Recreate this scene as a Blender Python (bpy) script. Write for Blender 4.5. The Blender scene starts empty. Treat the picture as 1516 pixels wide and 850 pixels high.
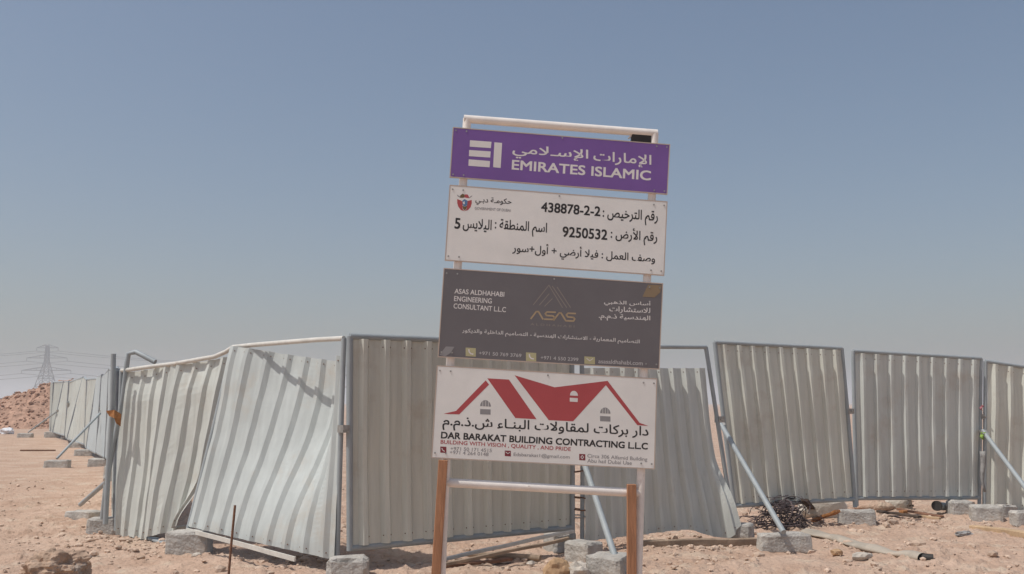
import bpy, math, random, unicodedata
from mathutils import Vector, Matrix, noise

random.seed(7)
SC = bpy.context.scene
COL = SC.collection
R = math.radians

# ------------------------------------------------------------------ camera, sky, sun, exposure
F = 1500.0                       # focal length in photo pixels (photo 1516 x 850)
TH = math.atan(172 / F)          # the camera looks up a little
CAM = Vector((0, 0, 1.5))
cam = bpy.data.cameras.new('camera')
cam.sensor_width = 36
cam.lens = 36 * F / 1516
cam.clip_start = 0.1
cam.clip_end = 20000
co = bpy.data.objects.new('camera', cam)
COL.objects.link(co)
co.location = CAM
co.rotation_euler = (R(90) + TH, 0, 0)
SC.camera = co

SUN_EL, SUN_AZ = R(61), R(20)    # sun stands to the left (-x); azimuth turns it towards +y when negative
world = bpy.data.worlds.new('World')
SC.world = world
world.use_nodes = True
wn, wl = world.node_tree.nodes, world.node_tree.links
wn.clear()
sky = wn.new('ShaderNodeTexSky')
sky.sky_type = 'NISHITA'
sky.sun_disc = False
sky.sun_elevation = SUN_EL
to_sun = Vector((-math.cos(SUN_AZ) * math.cos(SUN_EL), -math.sin(SUN_AZ) * math.cos(SUN_EL), math.sin(SUN_EL)))
sky.sun_rotation = math.atan2(to_sun.x, to_sun.y)
sky.altitude = 0
sky.air_density = 1.0
sky.dust_density = 3.0
sky.ozone_density = 1.0
hsv = wn.new('ShaderNodeHueSaturation')
hsv.inputs['Saturation'].default_value = 1.05
bg = wn.new('ShaderNodeBackground')
bg.inputs['Strength'].default_value = 0.097
wo = wn.new('ShaderNodeOutputWorld')
wl.new(sky.outputs['Color'], hsv.inputs['Color'])
tint = wn.new('ShaderNodeMix')
tint.data_type = 'RGBA'
tint.blend_type = 'MULTIPLY'
tint.inputs['Factor'].default_value = 1
tint.inputs['B'].default_value = (1.04, 1.065, 1.085, 1)
wl.new(hsv.outputs['Color'], tint.inputs['A'])
gam = wn.new('ShaderNodeGamma')
gam.inputs['Gamma'].default_value = 0.85
wl.new(tint.outputs['Result'], gam.inputs['Color'])
wl.new(gam.outputs['Color'], bg.inputs['Color'])
wl.new(bg.outputs['Background'], wo.inputs['Surface'])

sl = bpy.data.lights.new('sun', 'SUN')
sl.energy = 2.65
sl.angle = R(0.6)
sl.color = (1.0, 0.965, 0.91)
so = bpy.data.objects.new('sun', sl)
COL.objects.link(so)
so.rotation_euler = to_sun.to_track_quat('Z', 'Y').to_euler()
so.location = (-20, 0, 40)

SC.view_settings.view_transform = 'Standard'
SC.view_settings.look = 'None'
SC.view_settings.gamma = 1
SC.view_settings.use_curve_mapping = False
SC.view_settings.exposure = 0.25
SC.cycles.use_denoising = True
SC.cycles.max_bounces = 8
SC.cycles.volume_bounces = 1
HAZE = 0.0009

# ------------------------------------------------------------------ geometry helpers
CT, ST = math.cos(TH), math.sin(TH)

def ray(px, py):
    u, v = (px - 758) / F, (425 - py) / F
    return Vector((u, CT - v * ST, ST + v * CT))

def at(px, py, Y):
    d = ray(px, py)
    return CAM + d * (Y / d.y)

def smooth(a, b, x):
    t = max(0.0, min(1.0, (x - a) / (b - a)))
    return t * t * (3 - 2 * t)

def gz(x, y):
    """height of the sand"""
    z = 0.16 * smooth(16, 40, y) * smooth(-3, -9, x)
    z += 0.035 * noise.noise(Vector((x * 0.45, y * 0.45, 3.1)))
    return z

def fine(x, y):
    k = 1.0 - smooth(18, 40, y)
    if k <= 0:
        return 0.0
    a = noise.noise(Vector((x * 1.7, y * 1.7, 0.3))) * 0.03
    b = noise.noise(Vector((x * 4.3, y * 4.3, 7.3))) * 0.022
    c = noise.noise(Vector((x * 11, y * 11, 1.9)))
    c = max(0, c - 0.02) * 0.07
    d = noise.noise(Vector((x * 24, y * 24, 5.9))) * 0.009
    rough = 0.5 + 0.8 * max(0, noise.noise(Vector((x * 0.6, y * 0.6, 9.9))) + 0.3)
    return (a + b + (c + d) * rough) * k

def gp(px, py, lift=0.0):
    """the point of the ground seen at a photo pixel"""
    d = ray(px, py)
    t = 10.0
    for _ in range(40):
        p = CAM + d * t
        t += (p.z - gz(p.x, p.y)) / -d.z * 0.8
    p = CAM + d * t
    p.z = gz(p.x, p.y) + lift
    return p

class MB:
    """collects faces, builds ONE mesh object"""
    def __init__(s):
        s.v, s.f, s.m, s.sm = [], [], [], []
    def add(s, verts, faces, mi=0, sm=False):
        b = len(s.v)
        s.v += [Vector(p) for p in verts]
        s.f += [[b + i for i in f] for f in faces]
        s.m += [mi] * len(faces)
        s.sm += [sm] * len(faces)
    def box(s, c, ax, ay, az, mi=0):
        c, ax, ay, az = Vector(c), Vector(ax), Vector(ay), Vector(az)
        vs = [c + ax * i + ay * j + az * k for i in (-1, 1) for j in (-1, 1) for k in (-1, 1)]
        s.add(vs, [(0, 1, 3, 2), (4, 6, 7, 5), (0, 4, 5, 1), (2, 3, 7, 6), (0, 2, 6, 4), (1, 5, 7, 3)], mi)
    def tube(s, pts, r, n=10, mi=0, cap=True, taper=None):
        pts = [Vector(p) for p in pts]
        rings, prev = [], None
        for i, p in enumerate(pts):
            a = pts[max(i - 1, 0)]
            b = pts[min(i + 1, len(pts) - 1)]
            t = (b - a).normalized()
            if prev is None:
                q = Vector((0, 0, 1)) if abs(t.z) < 0.9 else Vector((1, 0, 0))
                prev = t.cross(q).normalized()
            x = (prev - t * prev.dot(t)).normalized()
            prev = x
            y = t.cross(x)
            rr = r if taper is None else taper[i]
            rings.append([p + (x * math.cos(2 * math.pi * k / n) + y * math.sin(2 * math.pi * k / n)) * rr for k in range(n)])
        vs = [v for g in rings for v in g]
        fs = []
        for i in range(len(pts) - 1):
            for k in range(n):
                k2 = (k + 1) % n
                fs.append((i * n + k, i * n + k2, (i + 1) * n + k2, (i + 1) * n + k))
        s.add(vs, fs, mi, True)
        if cap:
            s.add(rings[0], [tuple(range(n))[::-1]], mi)
            s.add(rings[-1], [tuple(range(n))], mi)
    def bar(s, a, b, w, h, side=None, mi=0):
        """square bar a-b; w along side, h along the third direction"""
        a, b = Vector(a), Vector(b)
        t = (b - a).normalized()
        x = Vector(side) if side is not None else t.cross(Vector((0, 0, 1)) if abs(t.z) < 0.9 else Vector((1, 0, 0)))
        x = (x - t * x.dot(t)).normalized()
        y = t.cross(x)
        s.box((a + b) / 2, (b - a) / 2, x * w / 2, y * h / 2, mi)
    def build(s, name, mats, parent=None, origin=None):
        o0 = Vector((0, 0, 0))
        if parent is not None:
            r = parent
            while r.parent is not None:
                r = r.parent
            o0 = Vector(r.location)
        elif origin is not None:
            o0 = Vector(origin)
        me = bpy.data.meshes.new(name)
        me.from_pydata([tuple(v - o0) for v in s.v], [], s.f)
        for m in (mats if isinstance(mats, (list, tuple)) else [mats]):
            me.materials.append(m)
        me.polygons.foreach_set('material_index', s.m)
        me.polygons.foreach_set('use_smooth', s.sm)
        me.update()
        o = bpy.data.objects.new(name, me)
        COL.objects.link(o)
        if parent is not None:
            o.parent = parent
        elif origin is not None:
            o.location = o0
        return o

def tag(o, label=None, cat=None, group=None, kind=None):
    if label: o['label'] = label
    if cat: o['category'] = cat
    if group: o['group'] = group
    if kind: o['kind'] = kind
    return o

def empty(name, loc, label, cat, group=None):
    o = bpy.data.objects.new(name, None)
    o.empty_display_size = 0.2
    COL.objects.link(o)
    o.location = loc
    return tag(o, label, cat, group)

def bevel(o, w, seg=2):
    m = o.modifiers.new('bevel', 'BEVEL')
    m.width = w
    m.segments = seg
    m.limit_method = 'ANGLE'
    return o

# ------------------------------------------------------------------ materials
def mat(name, col, rough=0.7, metal=0.0, var=0.15, scale=6.0, bump=0.0, bscale=40.0, col2=None, stretch=None, island=0.0, spec=0.3, spots=None):
    m = bpy.data.materials.new(name)
    m.use_nodes = True
    n, l = m.node_tree.nodes, m.node_tree.links
    b = n['Principled BSDF']
    b.inputs['Roughness'].default_value = rough
    b.inputs['Metallic'].default_value = metal
    b.inputs['Specular IOR Level'].default_value = spec
    tc = n.new('ShaderNodeTexCoord')
    mp = n.new('ShaderNodeMapping')
    l.new(tc.outputs['Object'], mp.inputs['Vector'])
    if stretch: mp.inputs['Scale'].default_value = stretch
    nz = n.new('ShaderNodeTexNoise')
    nz.inputs['Scale'].default_value = scale
    nz.inputs['Detail'].default_value = 6
    nz.inputs['Roughness'].default_value = 0.65
    l.new(mp.outputs['Vector'], nz.inputs['Vector'])
    rp = n.new('ShaderNodeValToRGB')
    c2 = col2 or tuple(c * (1 - var) for c in col)
    c1 = col if col2 else tuple(min(1, c * (1 + var)) for c in col)
    rp.color_ramp.elements[0].position = 0.35
    rp.color_ramp.elements[1].position = 0.68
    rp.color_ramp.elements[0].color = (*c2, 1)
    rp.color_ramp.elements[1].color = (*c1, 1)
    l.new(nz.outputs['Fac'], rp.inputs['Fac'])
    out = rp.outputs['Color']
    if spots:
        sc_, thr, scol, amt = spots
        n2 = n.new('ShaderNodeTexNoise')
        n2.inputs['Scale'].default_value = sc_
        n2.inputs['Detail'].default_value = 8
        n2.inputs['Roughness'].default_value = 0.7
        l.new(tc.outputs['Object'], n2.inputs['Vector'])
        r2 = n.new('ShaderNodeValToRGB')
        r2.color_ramp.elements[0].position = thr
        r2.color_ramp.elements[1].position = min(1, thr + 0.12)
        r2.color_ramp.elements[0].color = (0, 0, 0, 1)
        r2.color_ramp.elements[1].color = (amt, amt, amt, 1)
        l.new(n2.outputs['Fac'], r2.inputs['Fac'])
        mx = n.new('ShaderNodeMix')
        mx.data_type = 'RGBA'
        l.new(r2.outputs['Color'], mx.inputs['Factor'])
        l.new(out, mx.inputs['A'])
        mx.inputs['B'].default_value = (*scol, 1)
        out = mx.outputs['Result']
    if island:
        g = n.new('ShaderNodeNewGeometry')
        mr = n.new('ShaderNodeMapRange')
        mr.inputs['To Min'].default_value = 1 - island
        mr.inputs['To Max'].default_value = 1 + island
        l.new(g.outputs['Random Per Island'], mr.inputs['Value'])
        mx = n.new('ShaderNodeVectorMath')
        mx.operation = 'SCALE'
        l.new(out, mx.inputs[0])
        l.new(mr.outputs['Result'], mx.inputs['Scale'])
        out = mx.outputs['Vector']
    l.new(out, b.inputs['Base Color'])
    if bump:
        nb = n.new('ShaderNodeTexNoise')
        nb.inputs['Scale'].default_value = bscale
        nb.inputs['Detail'].default_value = 8
        l.new(mp.outputs['Vector'], nb.inputs['Vector'])
        bp = n.new('ShaderNodeBump')
        bp.inputs['Strength'].default_value = bump
        bp.inputs['Distance'].default_value = 0.02 if name != 'sand' else 0.045
        l.new(nb.outputs['Fac'], bp.inputs['Height'])
        l.new(bp.outputs['Normal'], b.inputs['Normal'])
    return m

M = {}
M['sand'] = mat('sand', (0.53, 0.385, 0.295), 0.95, var=0.2, scale=1.3, bump=1.0, bscale=16, col2=(0.42, 0.285, 0.21), spec=0.1,
                spots=(2.2, 0.52, (0.55, 0.445, 0.345), 0.75))
M['stone'] = mat('stone', (0.53, 0.40, 0.31), 0.95, var=0.15, scale=9, bump=0.6, bscale=30, island=0.16, spec=0.1)
M['rubble'] = mat('rubble', (0.41, 0.26, 0.19), 0.95, var=0.25, scale=3, bump=0.6, bscale=12, island=0.16, spec=0.1)
M['brown_rock'] = mat('brown_rock', (0.42, 0.30, 0.22), 0.95, var=0.3, scale=9, bump=0.8, bscale=25, spec=0.1, spots=(6, 0.56, (0.30, 0.28, 0.26), 0.8))
M['tan_rock'] = mat('tan_rock', (0.45, 0.30, 0.18), 0.95, var=0.2, scale=9, bump=0.5, bscale=20, spec=0.1)
M['white_rock'] = mat('white_rock', (0.50, 0.45, 0.39), 0.95, var=0.2, scale=9, bump=0.8, bscale=20, spec=0.1)
M['concrete'] = mat('concrete', (0.44, 0.415, 0.38), 0.92, var=0.2, scale=7, bump=0.7, bscale=38, spec=0.15, spots=(5, 0.55, (0.40, 0.31, 0.23), 0.55))
def sheet_mat_(name, c): return mat(name, c, 0.5, var=0.09, scale=3.0, stretch=(4, 4, 0.22), bump=0.12, bscale=3, spec=0.35, spots=(1.6, 0.54, (0.46, 0.41, 0.34), 0.5))
M['sheet'] = sheet_mat_('painted_sheet', (0.56, 0.58, 0.54))
M['sheet_worn'] = sheet_mat_('worn_sheet', (0.60, 0.605, 0.535))
M['sheet_mint'] = sheet_mat_('mint_sheet', (0.48, 0.51, 0.495))
M['sheet_pale'] = mat('pale_blue_sheet', (0.55, 0.60, 0.61), 0.5, var=0.05, scale=2.0, stretch=(3, 3, 0.35), spec=0.35)
M['galv'] = mat('galvanised_pipe', (0.33, 0.36, 0.37), 0.6, metal=0.1, var=0.08, scale=5, spec=0.35, spots=(5, 0.62, (0.34, 0.30, 0.26), 0.4))
M['pale_rail'] = mat('pale_rail', (0.60, 0.58, 0.53), 0.5, var=0.1, scale=12, spec=0.3, spots=(7, 0.6, (0.40, 0.33, 0.26), 0.6))
M['far_post'] = mat('dull_steel_post', (0.22, 0.235, 0.25), 0.6, metal=0.1, var=0.2, scale=8)
M['clamp'] = mat('zinc_clamp', (0.36, 0.35, 0.33), 0.45, metal=0.5, var=0.25, scale=30)
M['rust'] = mat('rusty_steel', (0.17, 0.085, 0.05), 0.8, var=0.3, scale=30, bump=0.3)
M['orange_rust'] = mat('orange_rust', (0.36, 0.16, 0.06), 0.85, var=0.3, scale=25, bump=0.3)
M['wire'] = mat('dark_wire', (0.085, 0.065, 0.068), 0.7, var=0.4, scale=20, island=0.5)
M['white_pipe'] = mat('white_painted_pipe', (0.80, 0.74, 0.68), 0.45, var=0.08, scale=7, spec=0.35, spots=(8, 0.62, (0.45, 0.33, 0.24), 0.5))
M['red_wood'] = mat('red_timber', (0.40, 0.20, 0.11), 0.8, var=0.25, scale=5, stretch=(9, 9, 0.7), bump=0.4, bscale=18, spec=0.15)
M['old_wood'] = mat('weathered_timber', (0.33, 0.25, 0.185), 0.9, var=0.3, scale=5, bump=0.5, bscale=20, spec=0.1)
M['pale_wood'] = mat('pale_timber', (0.46, 0.33, 0.21), 0.85, var=0.2, scale=6, bump=0.3, bscale=20, spec=0.1)
M['dark_wood'] = mat('dark_timber', (0.10, 0.075, 0.06), 0.9, var=0.3, scale=8, bump=0.3, bscale=20, spec=0.1)
M['brown_wood'] = mat('brown_timber', (0.24, 0.13, 0.085), 0.85, var=0.3, scale=8, bump=0.3, spec=0.1)
M['black'] = mat('black_plastic_and_shade', (0.035, 0.031, 0.028), 0.6, var=0.3, scale=8)  # lamp housing, and the painted shade in the hose and pipe openings
M['hose'] = mat('dusty_hose', (0.40, 0.35, 0.29), 0.8, var=0.2, scale=5, spots=(5, 0.55, (0.44, 0.33, 0.24), 0.6))
M['plaster'] = mat('plaster', (0.60, 0.55, 0.48), 0.9, var=0.15, scale=5, bump=0.4)
M['cloth'] = mat('dirty_cloth', (0.30, 0.29, 0.28), 0.95, var=0.3, scale=8)
M['white_bag'] = mat('white_plastic_bag', (0.72, 0.72, 0.74), 0.5, var=0.15, scale=6)
M['green_cloth'] = mat('green_cloth', (0.22, 0.34, 0.07), 0.8, var=0.2)
M['pink_cloth'] = mat('pink_cloth', (0.36, 0.14, 0.16), 0.8, var=0.2)
M['pylon'] = mat('pylon_steel', (0.11, 0.115, 0.12), 0.6, metal=0.3, var=0.1)
M['far_wall'] = mat('far_wall', (0.14, 0.12, 0.11), 0.9, var=0.2, scale=0.3)
# sign colours
def flat(name, c, rough=0.5, var=0.05): return mat(name, c, rough, var=var, scale=2.5, bump=0.12, bscale=2.2, spec=0.35, spots=(3.0, 0.6, tuple(x * 0.75 + 0.25 * y for x, y in zip(c, (0.42, 0.32, 0.24))), 0.35))
M['purple'] = flat('purple_print', (0.19, 0.095, 0.32))
M['ink_white'] = flat('white_print', (0.74, 0.70, 0.67))
M['board_white'] = flat('white_board', (0.78, 0.76, 0.72))
M['ink_dark'] = flat('dark_print', (0.03, 0.027, 0.026))
M['charcoal'] = flat('charcoal_print', (0.150, 0.138, 0.142))
M['gold'] = flat('gold_print', (0.42, 0.31, 0.19))
M['dim_gold'] = flat('dim_gold_print', (0.27, 0.23, 0.20))
M['pale_gold'] = flat('pale_gold_print', (0.46, 0.42, 0.24))
M['tan_tape'] = flat('tan_tape', (0.26, 0.19, 0.115))
M['red'] = flat('red_print', (0.43, 0.075, 0.08))
M['dark_red'] = flat('dark_red_print', (0.22, 0.035, 0.045))
M['grey_ink'] = flat('grey_print', (0.27, 0.26, 0.26))
M['light_ink'] = flat('light_grey_print', (0.50, 0.48, 0.47))
M['blue'] = flat('blue_print', (0.10, 0.20, 0.36))
M['olive'] = flat('olive_print', (0.16, 0.11, 0.05))
M['edge'] = flat('board_edge', (0.50, 0.40, 0.33))

# ------------------------------------------------------------------ the ground: one sheet out to the horizon
def axis(a, b, step, lo, hi, g):
    xs, x = [], a
    while x <= b + 1e-6:
        xs.append(x); x += step
    s, x = step, b
    while x < hi:
        s *= g; x += s; xs.append(x)
    s, x = step, a
    while x > lo:
        s *= g; x -= s; xs.insert(0, x)
    return xs

gx = axis(-7.0, 8.5, 0.04, -5200, 5200, 1.16)
gy = axis(7.8, 16.0, 0.04, -900, 6000, 1.10)
vs = []
for y in gy:
    for x in gx:
        vs.append((x, y, gz(x, y) + fine(x, y) if abs(x) < 120 and -20 < y < 150 else 0.0))
nx = len(gx)
fs = [(j * nx + i, j * nx + i + 1, (j + 1) * nx + i + 1, (j + 1) * nx + i) for j in range(len(gy) - 1) for i in range(nx - 1)]
g = MB()
g.add(vs, fs, 0, True)
tag(g.build('ground', M['sand']), kind='structure')

# haze: the dusty air, sky outside it
if HAZE:
    hb = MB()
    hb.box((0, 2500, 22), (5400, 0, 0), (0, 3700, 0), (0, 0, 24))
    hm = bpy.data.materials.new('dusty_air')
    hm.use_nodes = True
    n, l = hm.node_tree.nodes, hm.node_tree.links
    n.clear()
    pv = n.new('ShaderNodeVolumePrincipled')
    pv.inputs['Color'].default_value = (0.82, 0.88, 0.93, 1)
    pv.inputs['Density'].default_value = HAZE
    pv.inputs['Anisotropy'].default_value = 0.2
    mo = n.new('ShaderNodeOutputMaterial')
    l.new(pv.outputs['Volume'], mo.inputs['Volume'])
    hz = hb.build('haze', hm)
    tag(hz, kind='stuff')

# ------------------------------------------------------------------ stones
ICO = None
def ico(sub):
    import bmesh
    bm = bmesh.new()
    bmesh.ops.create_icosphere(bm, subdivisions=sub, radius=1)
    v = [x.co.copy() for x in bm.verts]
    f = [[q.index for q in x.verts] for x in bm.faces]
    bm.free()
    return v, f
ICO1, ICO3 = ico(1), ico(3)
ICO2 = ico(2)
ICO4 = ico(5)

def rock_into(mb, c, size, seed, base=ICO1, amp=0.35, mi=0, fr=1.3, rz=None, sm=False):
    off = Vector((seed * 3.17, seed * 1.31, seed * 7.7))
    rz = random.uniform(0, 6.28) if rz is None else rz
    cr, sr = math.cos(rz), math.sin(rz)
    out = []
    for v in base[0]:
        k = 1 + amp * (noise.noise(v * fr + off) + 0.5 * noise.noise(v * fr * 2.3 + off) + 0.3 * noise.noise(v * fr * 5 + off) + (0.06 * noise.noise(v * fr * 11 + off) + 0.025 * noise.noise(v * fr * 25 + off) if len(base[0]) > 2000 else 0))
        p = Vector((v.x * size[0] * k, v.y * size[1] * k, v.z * size[2] * k))
        out.append(Vector((c[0] + p.x * cr - p.y * sr, c[1] + p.x * sr + p.y * cr, c[2] + p.z)))
    mb.add(out, base[1], mi, sm)

# ------------------------------------------------------------------ fence panels
def lerp(a, b, t): return a + (b - a) * t

def bil(q, u, v):
    """q = TL, TR, BR, BL"""
    return lerp(lerp(q[3], q[2], u), lerp(q[0], q[1], u), v)

def sheet_mesh(q, ribs, depth=0.042, nv=26, deform=None, phase=0.5, flip=1, seed=0.0):
    """corrugated sheet between four corners, ribs standing out towards the viewer"""
    us = [0.0]
    hs = [0.0]
    prof = [(0.0, 0.0), (0.15, 1.0), (0.33, 1.0), (0.48, 0.0)]
    for k in range(ribs):
        for a, h in prof:
            u = (k + phase * 0.54 + a) / ribs
            if 0 < u < 1:
                us.append(u); hs.append(h)
    us.append(1.0); hs.append(0.0)
    nrm = (q[1] - q[0]).cross(q[3] - q[0]).normalized()
    if nrm.y > 0: nrm = -nrm
    verts, faces = [], []
    for j in range(nv + 1):
        v = j / nv
        for u, h in zip(us, hs):
            p = bil(q, u, v)
            dent = noise.noise(Vector((u * 2.3 + seed, v * 2.1, seed * 1.7))) * 0.028 + noise.noise(Vector((u * 7 + seed, v * 9, 3.3))) * 0.007
            p = p + nrm * (depth * h * flip + dent)
            if deform: p = p + deform(u, v, nrm)
            verts.append(p)
    m = len(us)
    for j in range(nv):
        for i in range(m - 1):
            faces.append((j * m + i, j * m + i + 1, (j + 1) * m + i + 1, (j + 1) * m + i))
    return verts, faces, nrm

def clamp_mesh(mb, p, d, s=0.045):
    mb.box(p, d * s, Vector((0, 0, 1)) * s * 0.75, d.cross(Vector((0, 0, 1))) * s * 0.8)
    mb.tube([p + d * s * 0.4 - Vector((0, 0.07, 0)), p + d * s * 0.4 + Vector((0, 0.05, 0))], 0.009, 6)

def fence_panel(fr, sheets, label, depth=.046, flat_bottom=False, sheet_mat='sheet', post_mat='galv', rail_mat='galv', r=0.024, top_path=None,
                bottom_path=None, feet=(0.0, 0.0), posts=True, group='corrugated panels of the site fence', clamps=(0.42,), seed=0.0, lodn=26):
    """fr = frame corners TL TR BR BL; sheets = list of (corners, ribs, deform)"""
    base = (fr[2] + fr[3]) / 2
    root = empty('fence_panel', base, label, 'fence panel', group)
    for q, nr, df in sheets:
        v, f, nrm = sheet_mesh(q, nr, depth=depth, deform=df, seed=seed, nv=lodn)
        s = MB(); s.add(v, f, 0, False)
        if lodn > 12:
            m_ = len(v) // (lodn + 1)
            for j in (1, lodn - 1):
                for i in range(2, m_ - 2):
                    if i % 2 == 0: continue
                    p = (v[j * m_ + i] + v[j * m_ + i + 1]) / 2
                    s.tube([p - nrm * .002, p + nrm * .004], .0055, 6, mi=1)
        o = s.build('sheet', [M[sheet_mat], M['rust']], root)
        so_ = o.modifiers.new('thickness', 'SOLIDIFY'); so_.thickness = 0.0016; so_.offset = 0
    for i, (a, b) in enumerate(((fr[0], fr[3]), (fr[1], fr[2]))):
        d = (b - a).normalized()
        m = MB(); m.tube([a, lerp(a, b, .5) + Vector((noise.noise(a * 3) * .015, 0, 0)), b + d * feet[i]], r, 10)
        m.build('post', M[post_mat], root)
    m = MB(); m.tube(top_path or [fr[0], fr[1]], r, 10); m.build('rail', M[rail_mat if top_path is None else 'pale_rail'], root)
    m = MB()
    if flat_bottom:
        for a, b in zip(bottom_path, bottom_path[1:]):
            m.bar(a, b, .016, .042, (0.65, 0.76, 0))
    else:
        m.tube(bottom_path or [fr[3], fr[2]], r, 10)
    m.build('rail', M[rail_mat if bottom_path is None else 'pale_rail'], root)
    d = (fr[1] - fr[0]).normalized()
    for c in clamps:
        cl = MB(); clamp_mesh(cl, lerp(fr[1], fr[2], c) + d * 0.04, d); cl.build('clamp', M['clamp'], root)
    return root

def quad(tl, tr, br, bl):
    return [at(*tl), at(*tr), at(*br), at(*bl)]

def inset(q, s=0.022):
    c = (q[0] + q[1] + q[2] + q[3]) / 4
    ux = (q[1] - q[0]).normalized(); uz = (q[0] - q[3]).normalized()
    return [q[0] + ux * s - uz * s, q[1] - ux * s - uz * s, q[2] - ux * s + uz * s, q[3] + ux * s + uz * s]

# --- left run: A (crumpled, far end) and B (fanned, near corner)
YA, YAB, YC = 11.75, 10.75, 9.25
frA = quad((180, 548, YA), (343, 517, YAB), (281, 782, YAB - .05), (172, 786, YA))
def defA(u, v, n, edge=False):
    k = math.sin(math.pi * min(1, u * 1.05)) 
    d = n * (0.04 * math.sin(u * 5.0 + v * 2.5) * (1 - v) - 0.06 * smooth(0.80, 1.0, v) * k)
    d += n * (0.05 * smooth(0.7, 0, v) * smooth(0.6, 1.0, u))
    if edge: d += Vector((-.20 * smooth(.30, 0, v) * smooth(.55, 1, u), 0, 0))
    return d
qa1 = quad((182, 552, YA), (256, 541, 11.3), (218, 799, 11.3), (171, 790, YA))
qa2 = quad((253, 541, 11.28), (343, 528, YAB + .08), (290, 779, 11.0), (212, 797, 11.26))
panelA = fence_panel(frA, [(qa1, 4, defA), (qa2, 4, lambda u, v, n: defA(u, v, n, True))], 'crumpled pale panel with a rusty strip on its post, left of the fanned panel',
    top_path=[at(180, 549, YA), at(215, 544, 11.5), at(262, 538, 11.25), at(290, 533, 11.1), at(318, 528, 10.95), at(334, 521, 10.85), at(345, 514, YAB)],
    bottom_path=[at(176, 780, YA + .15), at(225, 786, 11.5), at(278, 780, 11.2)], depth=.034, seed=2.2)
rs = MB()
rs.add([at(*q) for q in ((158, 608, 11.5), (170, 607, 11.46), (179, 613, 11.5), (178, 631, 11.52), (172, 627, 11.48), (169, 619, 11.44), (163, 616, 11.5))], [(0, 1, 6), (1, 2, 5), (1, 5, 6), (2, 3, 4), (2, 4, 5)])
rso = rs.build('rusty_strip', M['orange_rust'], panelA); rsm = rso.modifiers.new('thickness', 'SOLIDIFY'); rsm.thickness = .012

frB = quad((345, 514, YAB), (509, 501, YC), (499, 824, YC), (278, 786, YAB - .15))
qb = quad((346, 514, YAB), (507, 527, YC + .02), (497, 829, YC - .03), (279, 779, YAB - .15))
def defB(u, v, n):
    sag = smooth(0.0, .85, v) * max(0.0, min(1.0, (u - .12) / .60)) * (1 - smooth(0.74, 1.0, u))
    d = n * (-0.38 * sag)
    d += n * (0.06 * math.sin(math.pi * u) * (1 - v))
    d += n * (0.03 * math.sin(u * 9 + 1) * smooth(0.6, 1, v))
    return d
panelB = fence_panel(frB, [(qb, 9, defB)], 'bright fanned-out panel hanging below its top rail, just left of the corner post', sheet_mat='sheet_mint',
    top_path=[at(345, 514, YAB), at(372, 511, 10.5), at(420, 507, 10.0), at(470, 503, 9.6), at(509, 501, YC)],
    bottom_path=[at(277, 785, YAB - .30), at(320, 796, 10.07), at(365, 808, 9.7), at(400, 818, 9.45), at(437, 828, 9.2)], flat_bottom=True, depth=.034, seed=5.1, lodn=40)

# --- right run: C, D behind the sign, E, F, G
YCD = 10.55
frC = quad((518, 498, YC), (846, 510, YCD), (847, 781, YCD), (518, 812, YC))
panelC = fence_panel(frC, [(inset(frC), 11, None)], 'dull shaded panel right of the corner post, its right half behind the sign', sheet_mat='sheet_worn', r=0.03, feet=(0.02, 0.1), seed=8.0)
frD = quad((861, 513, YCD + .05), (1045, 514, 11.55), (1085, 773, 11.5), (862, 790, YCD + .05))
qd = quad((864, 545, YCD + .05), (1046, 545, 11.55), (1082, 776, 11.45), (866, 801, YCD + .02))
def defD(u, v, n):
    bow = -0.05 * math.sin(math.pi * v) * u
    d = Vector((bow, 0, 0)) + n * (0.06 * math.sin(u * 6) * v)
    k = smooth(0.88, 1.0, u) * smooth(0.45, 0.1, v)
    d += n * 0.16 * k
    d += Vector((0, 0, -0.13 * smooth(0.65, 0.93, u) * (1 - smooth(0.93, 1.0, u)) * (1 - v) ** 3))
    return d
panelD = fence_panel(frD, [(qd, 9, defD)], 'slumped panel with a curled bottom corner, right of the sign, its bare top rail showing', sheet_mat='sheet', seed=11.3, feet=(.1, .02), lodn=40,
    bottom_path=[at(866, 788, YCD + .25), at(960, 782, 11.2), at(1080, 765, 11.7)])
for k, yy in enumerate((585, 640, 700, 722, 738, 752, 766)):
    a = at(847, yy, YCD - .005); b = at(861, yy + (4 if k % 2 else -3), YCD + .045)
    tie = MB()
    mid = (a + b) / 2
    tie.tube([mid + Vector((math.cos(t) * .085, math.sin(t) * .04, math.sin(t + k) * .012)) for t in [i * math.pi / 6 for i in range(13)]], .007, 6)
    tie.build('wire_tie', M['rust' if k % 3 else 'clamp'], panelC)
frE = quad((1058, 507, 12.4), (1246, 516, 13.0), (1265, 739, 13.0), (1087, 749, 12.4))
panelE = fence_panel(frE, [(inset(frE), 9, None)], 'leaning framed panel with rusty wire heaped under its bottom rail', sheet_mat='sheet_worn', feet=(0.22, 0.1), r=0.026, seed=14.9)
frF = quad((1263, 520, 13.7), (1452, 531, 14.2), (1450, 737, 14.2), (1268, 738, 13.7))
panelF = fence_panel(frF, [(inset(frF), 9, None)], 'upright framed panel with loose boards and a black pipe end under it', sheet_mat='sheet', feet=(0.1, 0.2), r=0.026, seed=18.2)
frG = quad((1459, 535, 14.2), (1640, 562, 14.5), (1640, 775, 14.5), (1457, 752, 14.2))
panelG = fence_panel(frG, [(inset(frG), 8, None)], 'panel cut off by the edge of the view, with a prop clamped to its post', sheet_mat='sheet_worn', feet=(0.1, 0.1), r=0.026, seed=21.7)

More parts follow.
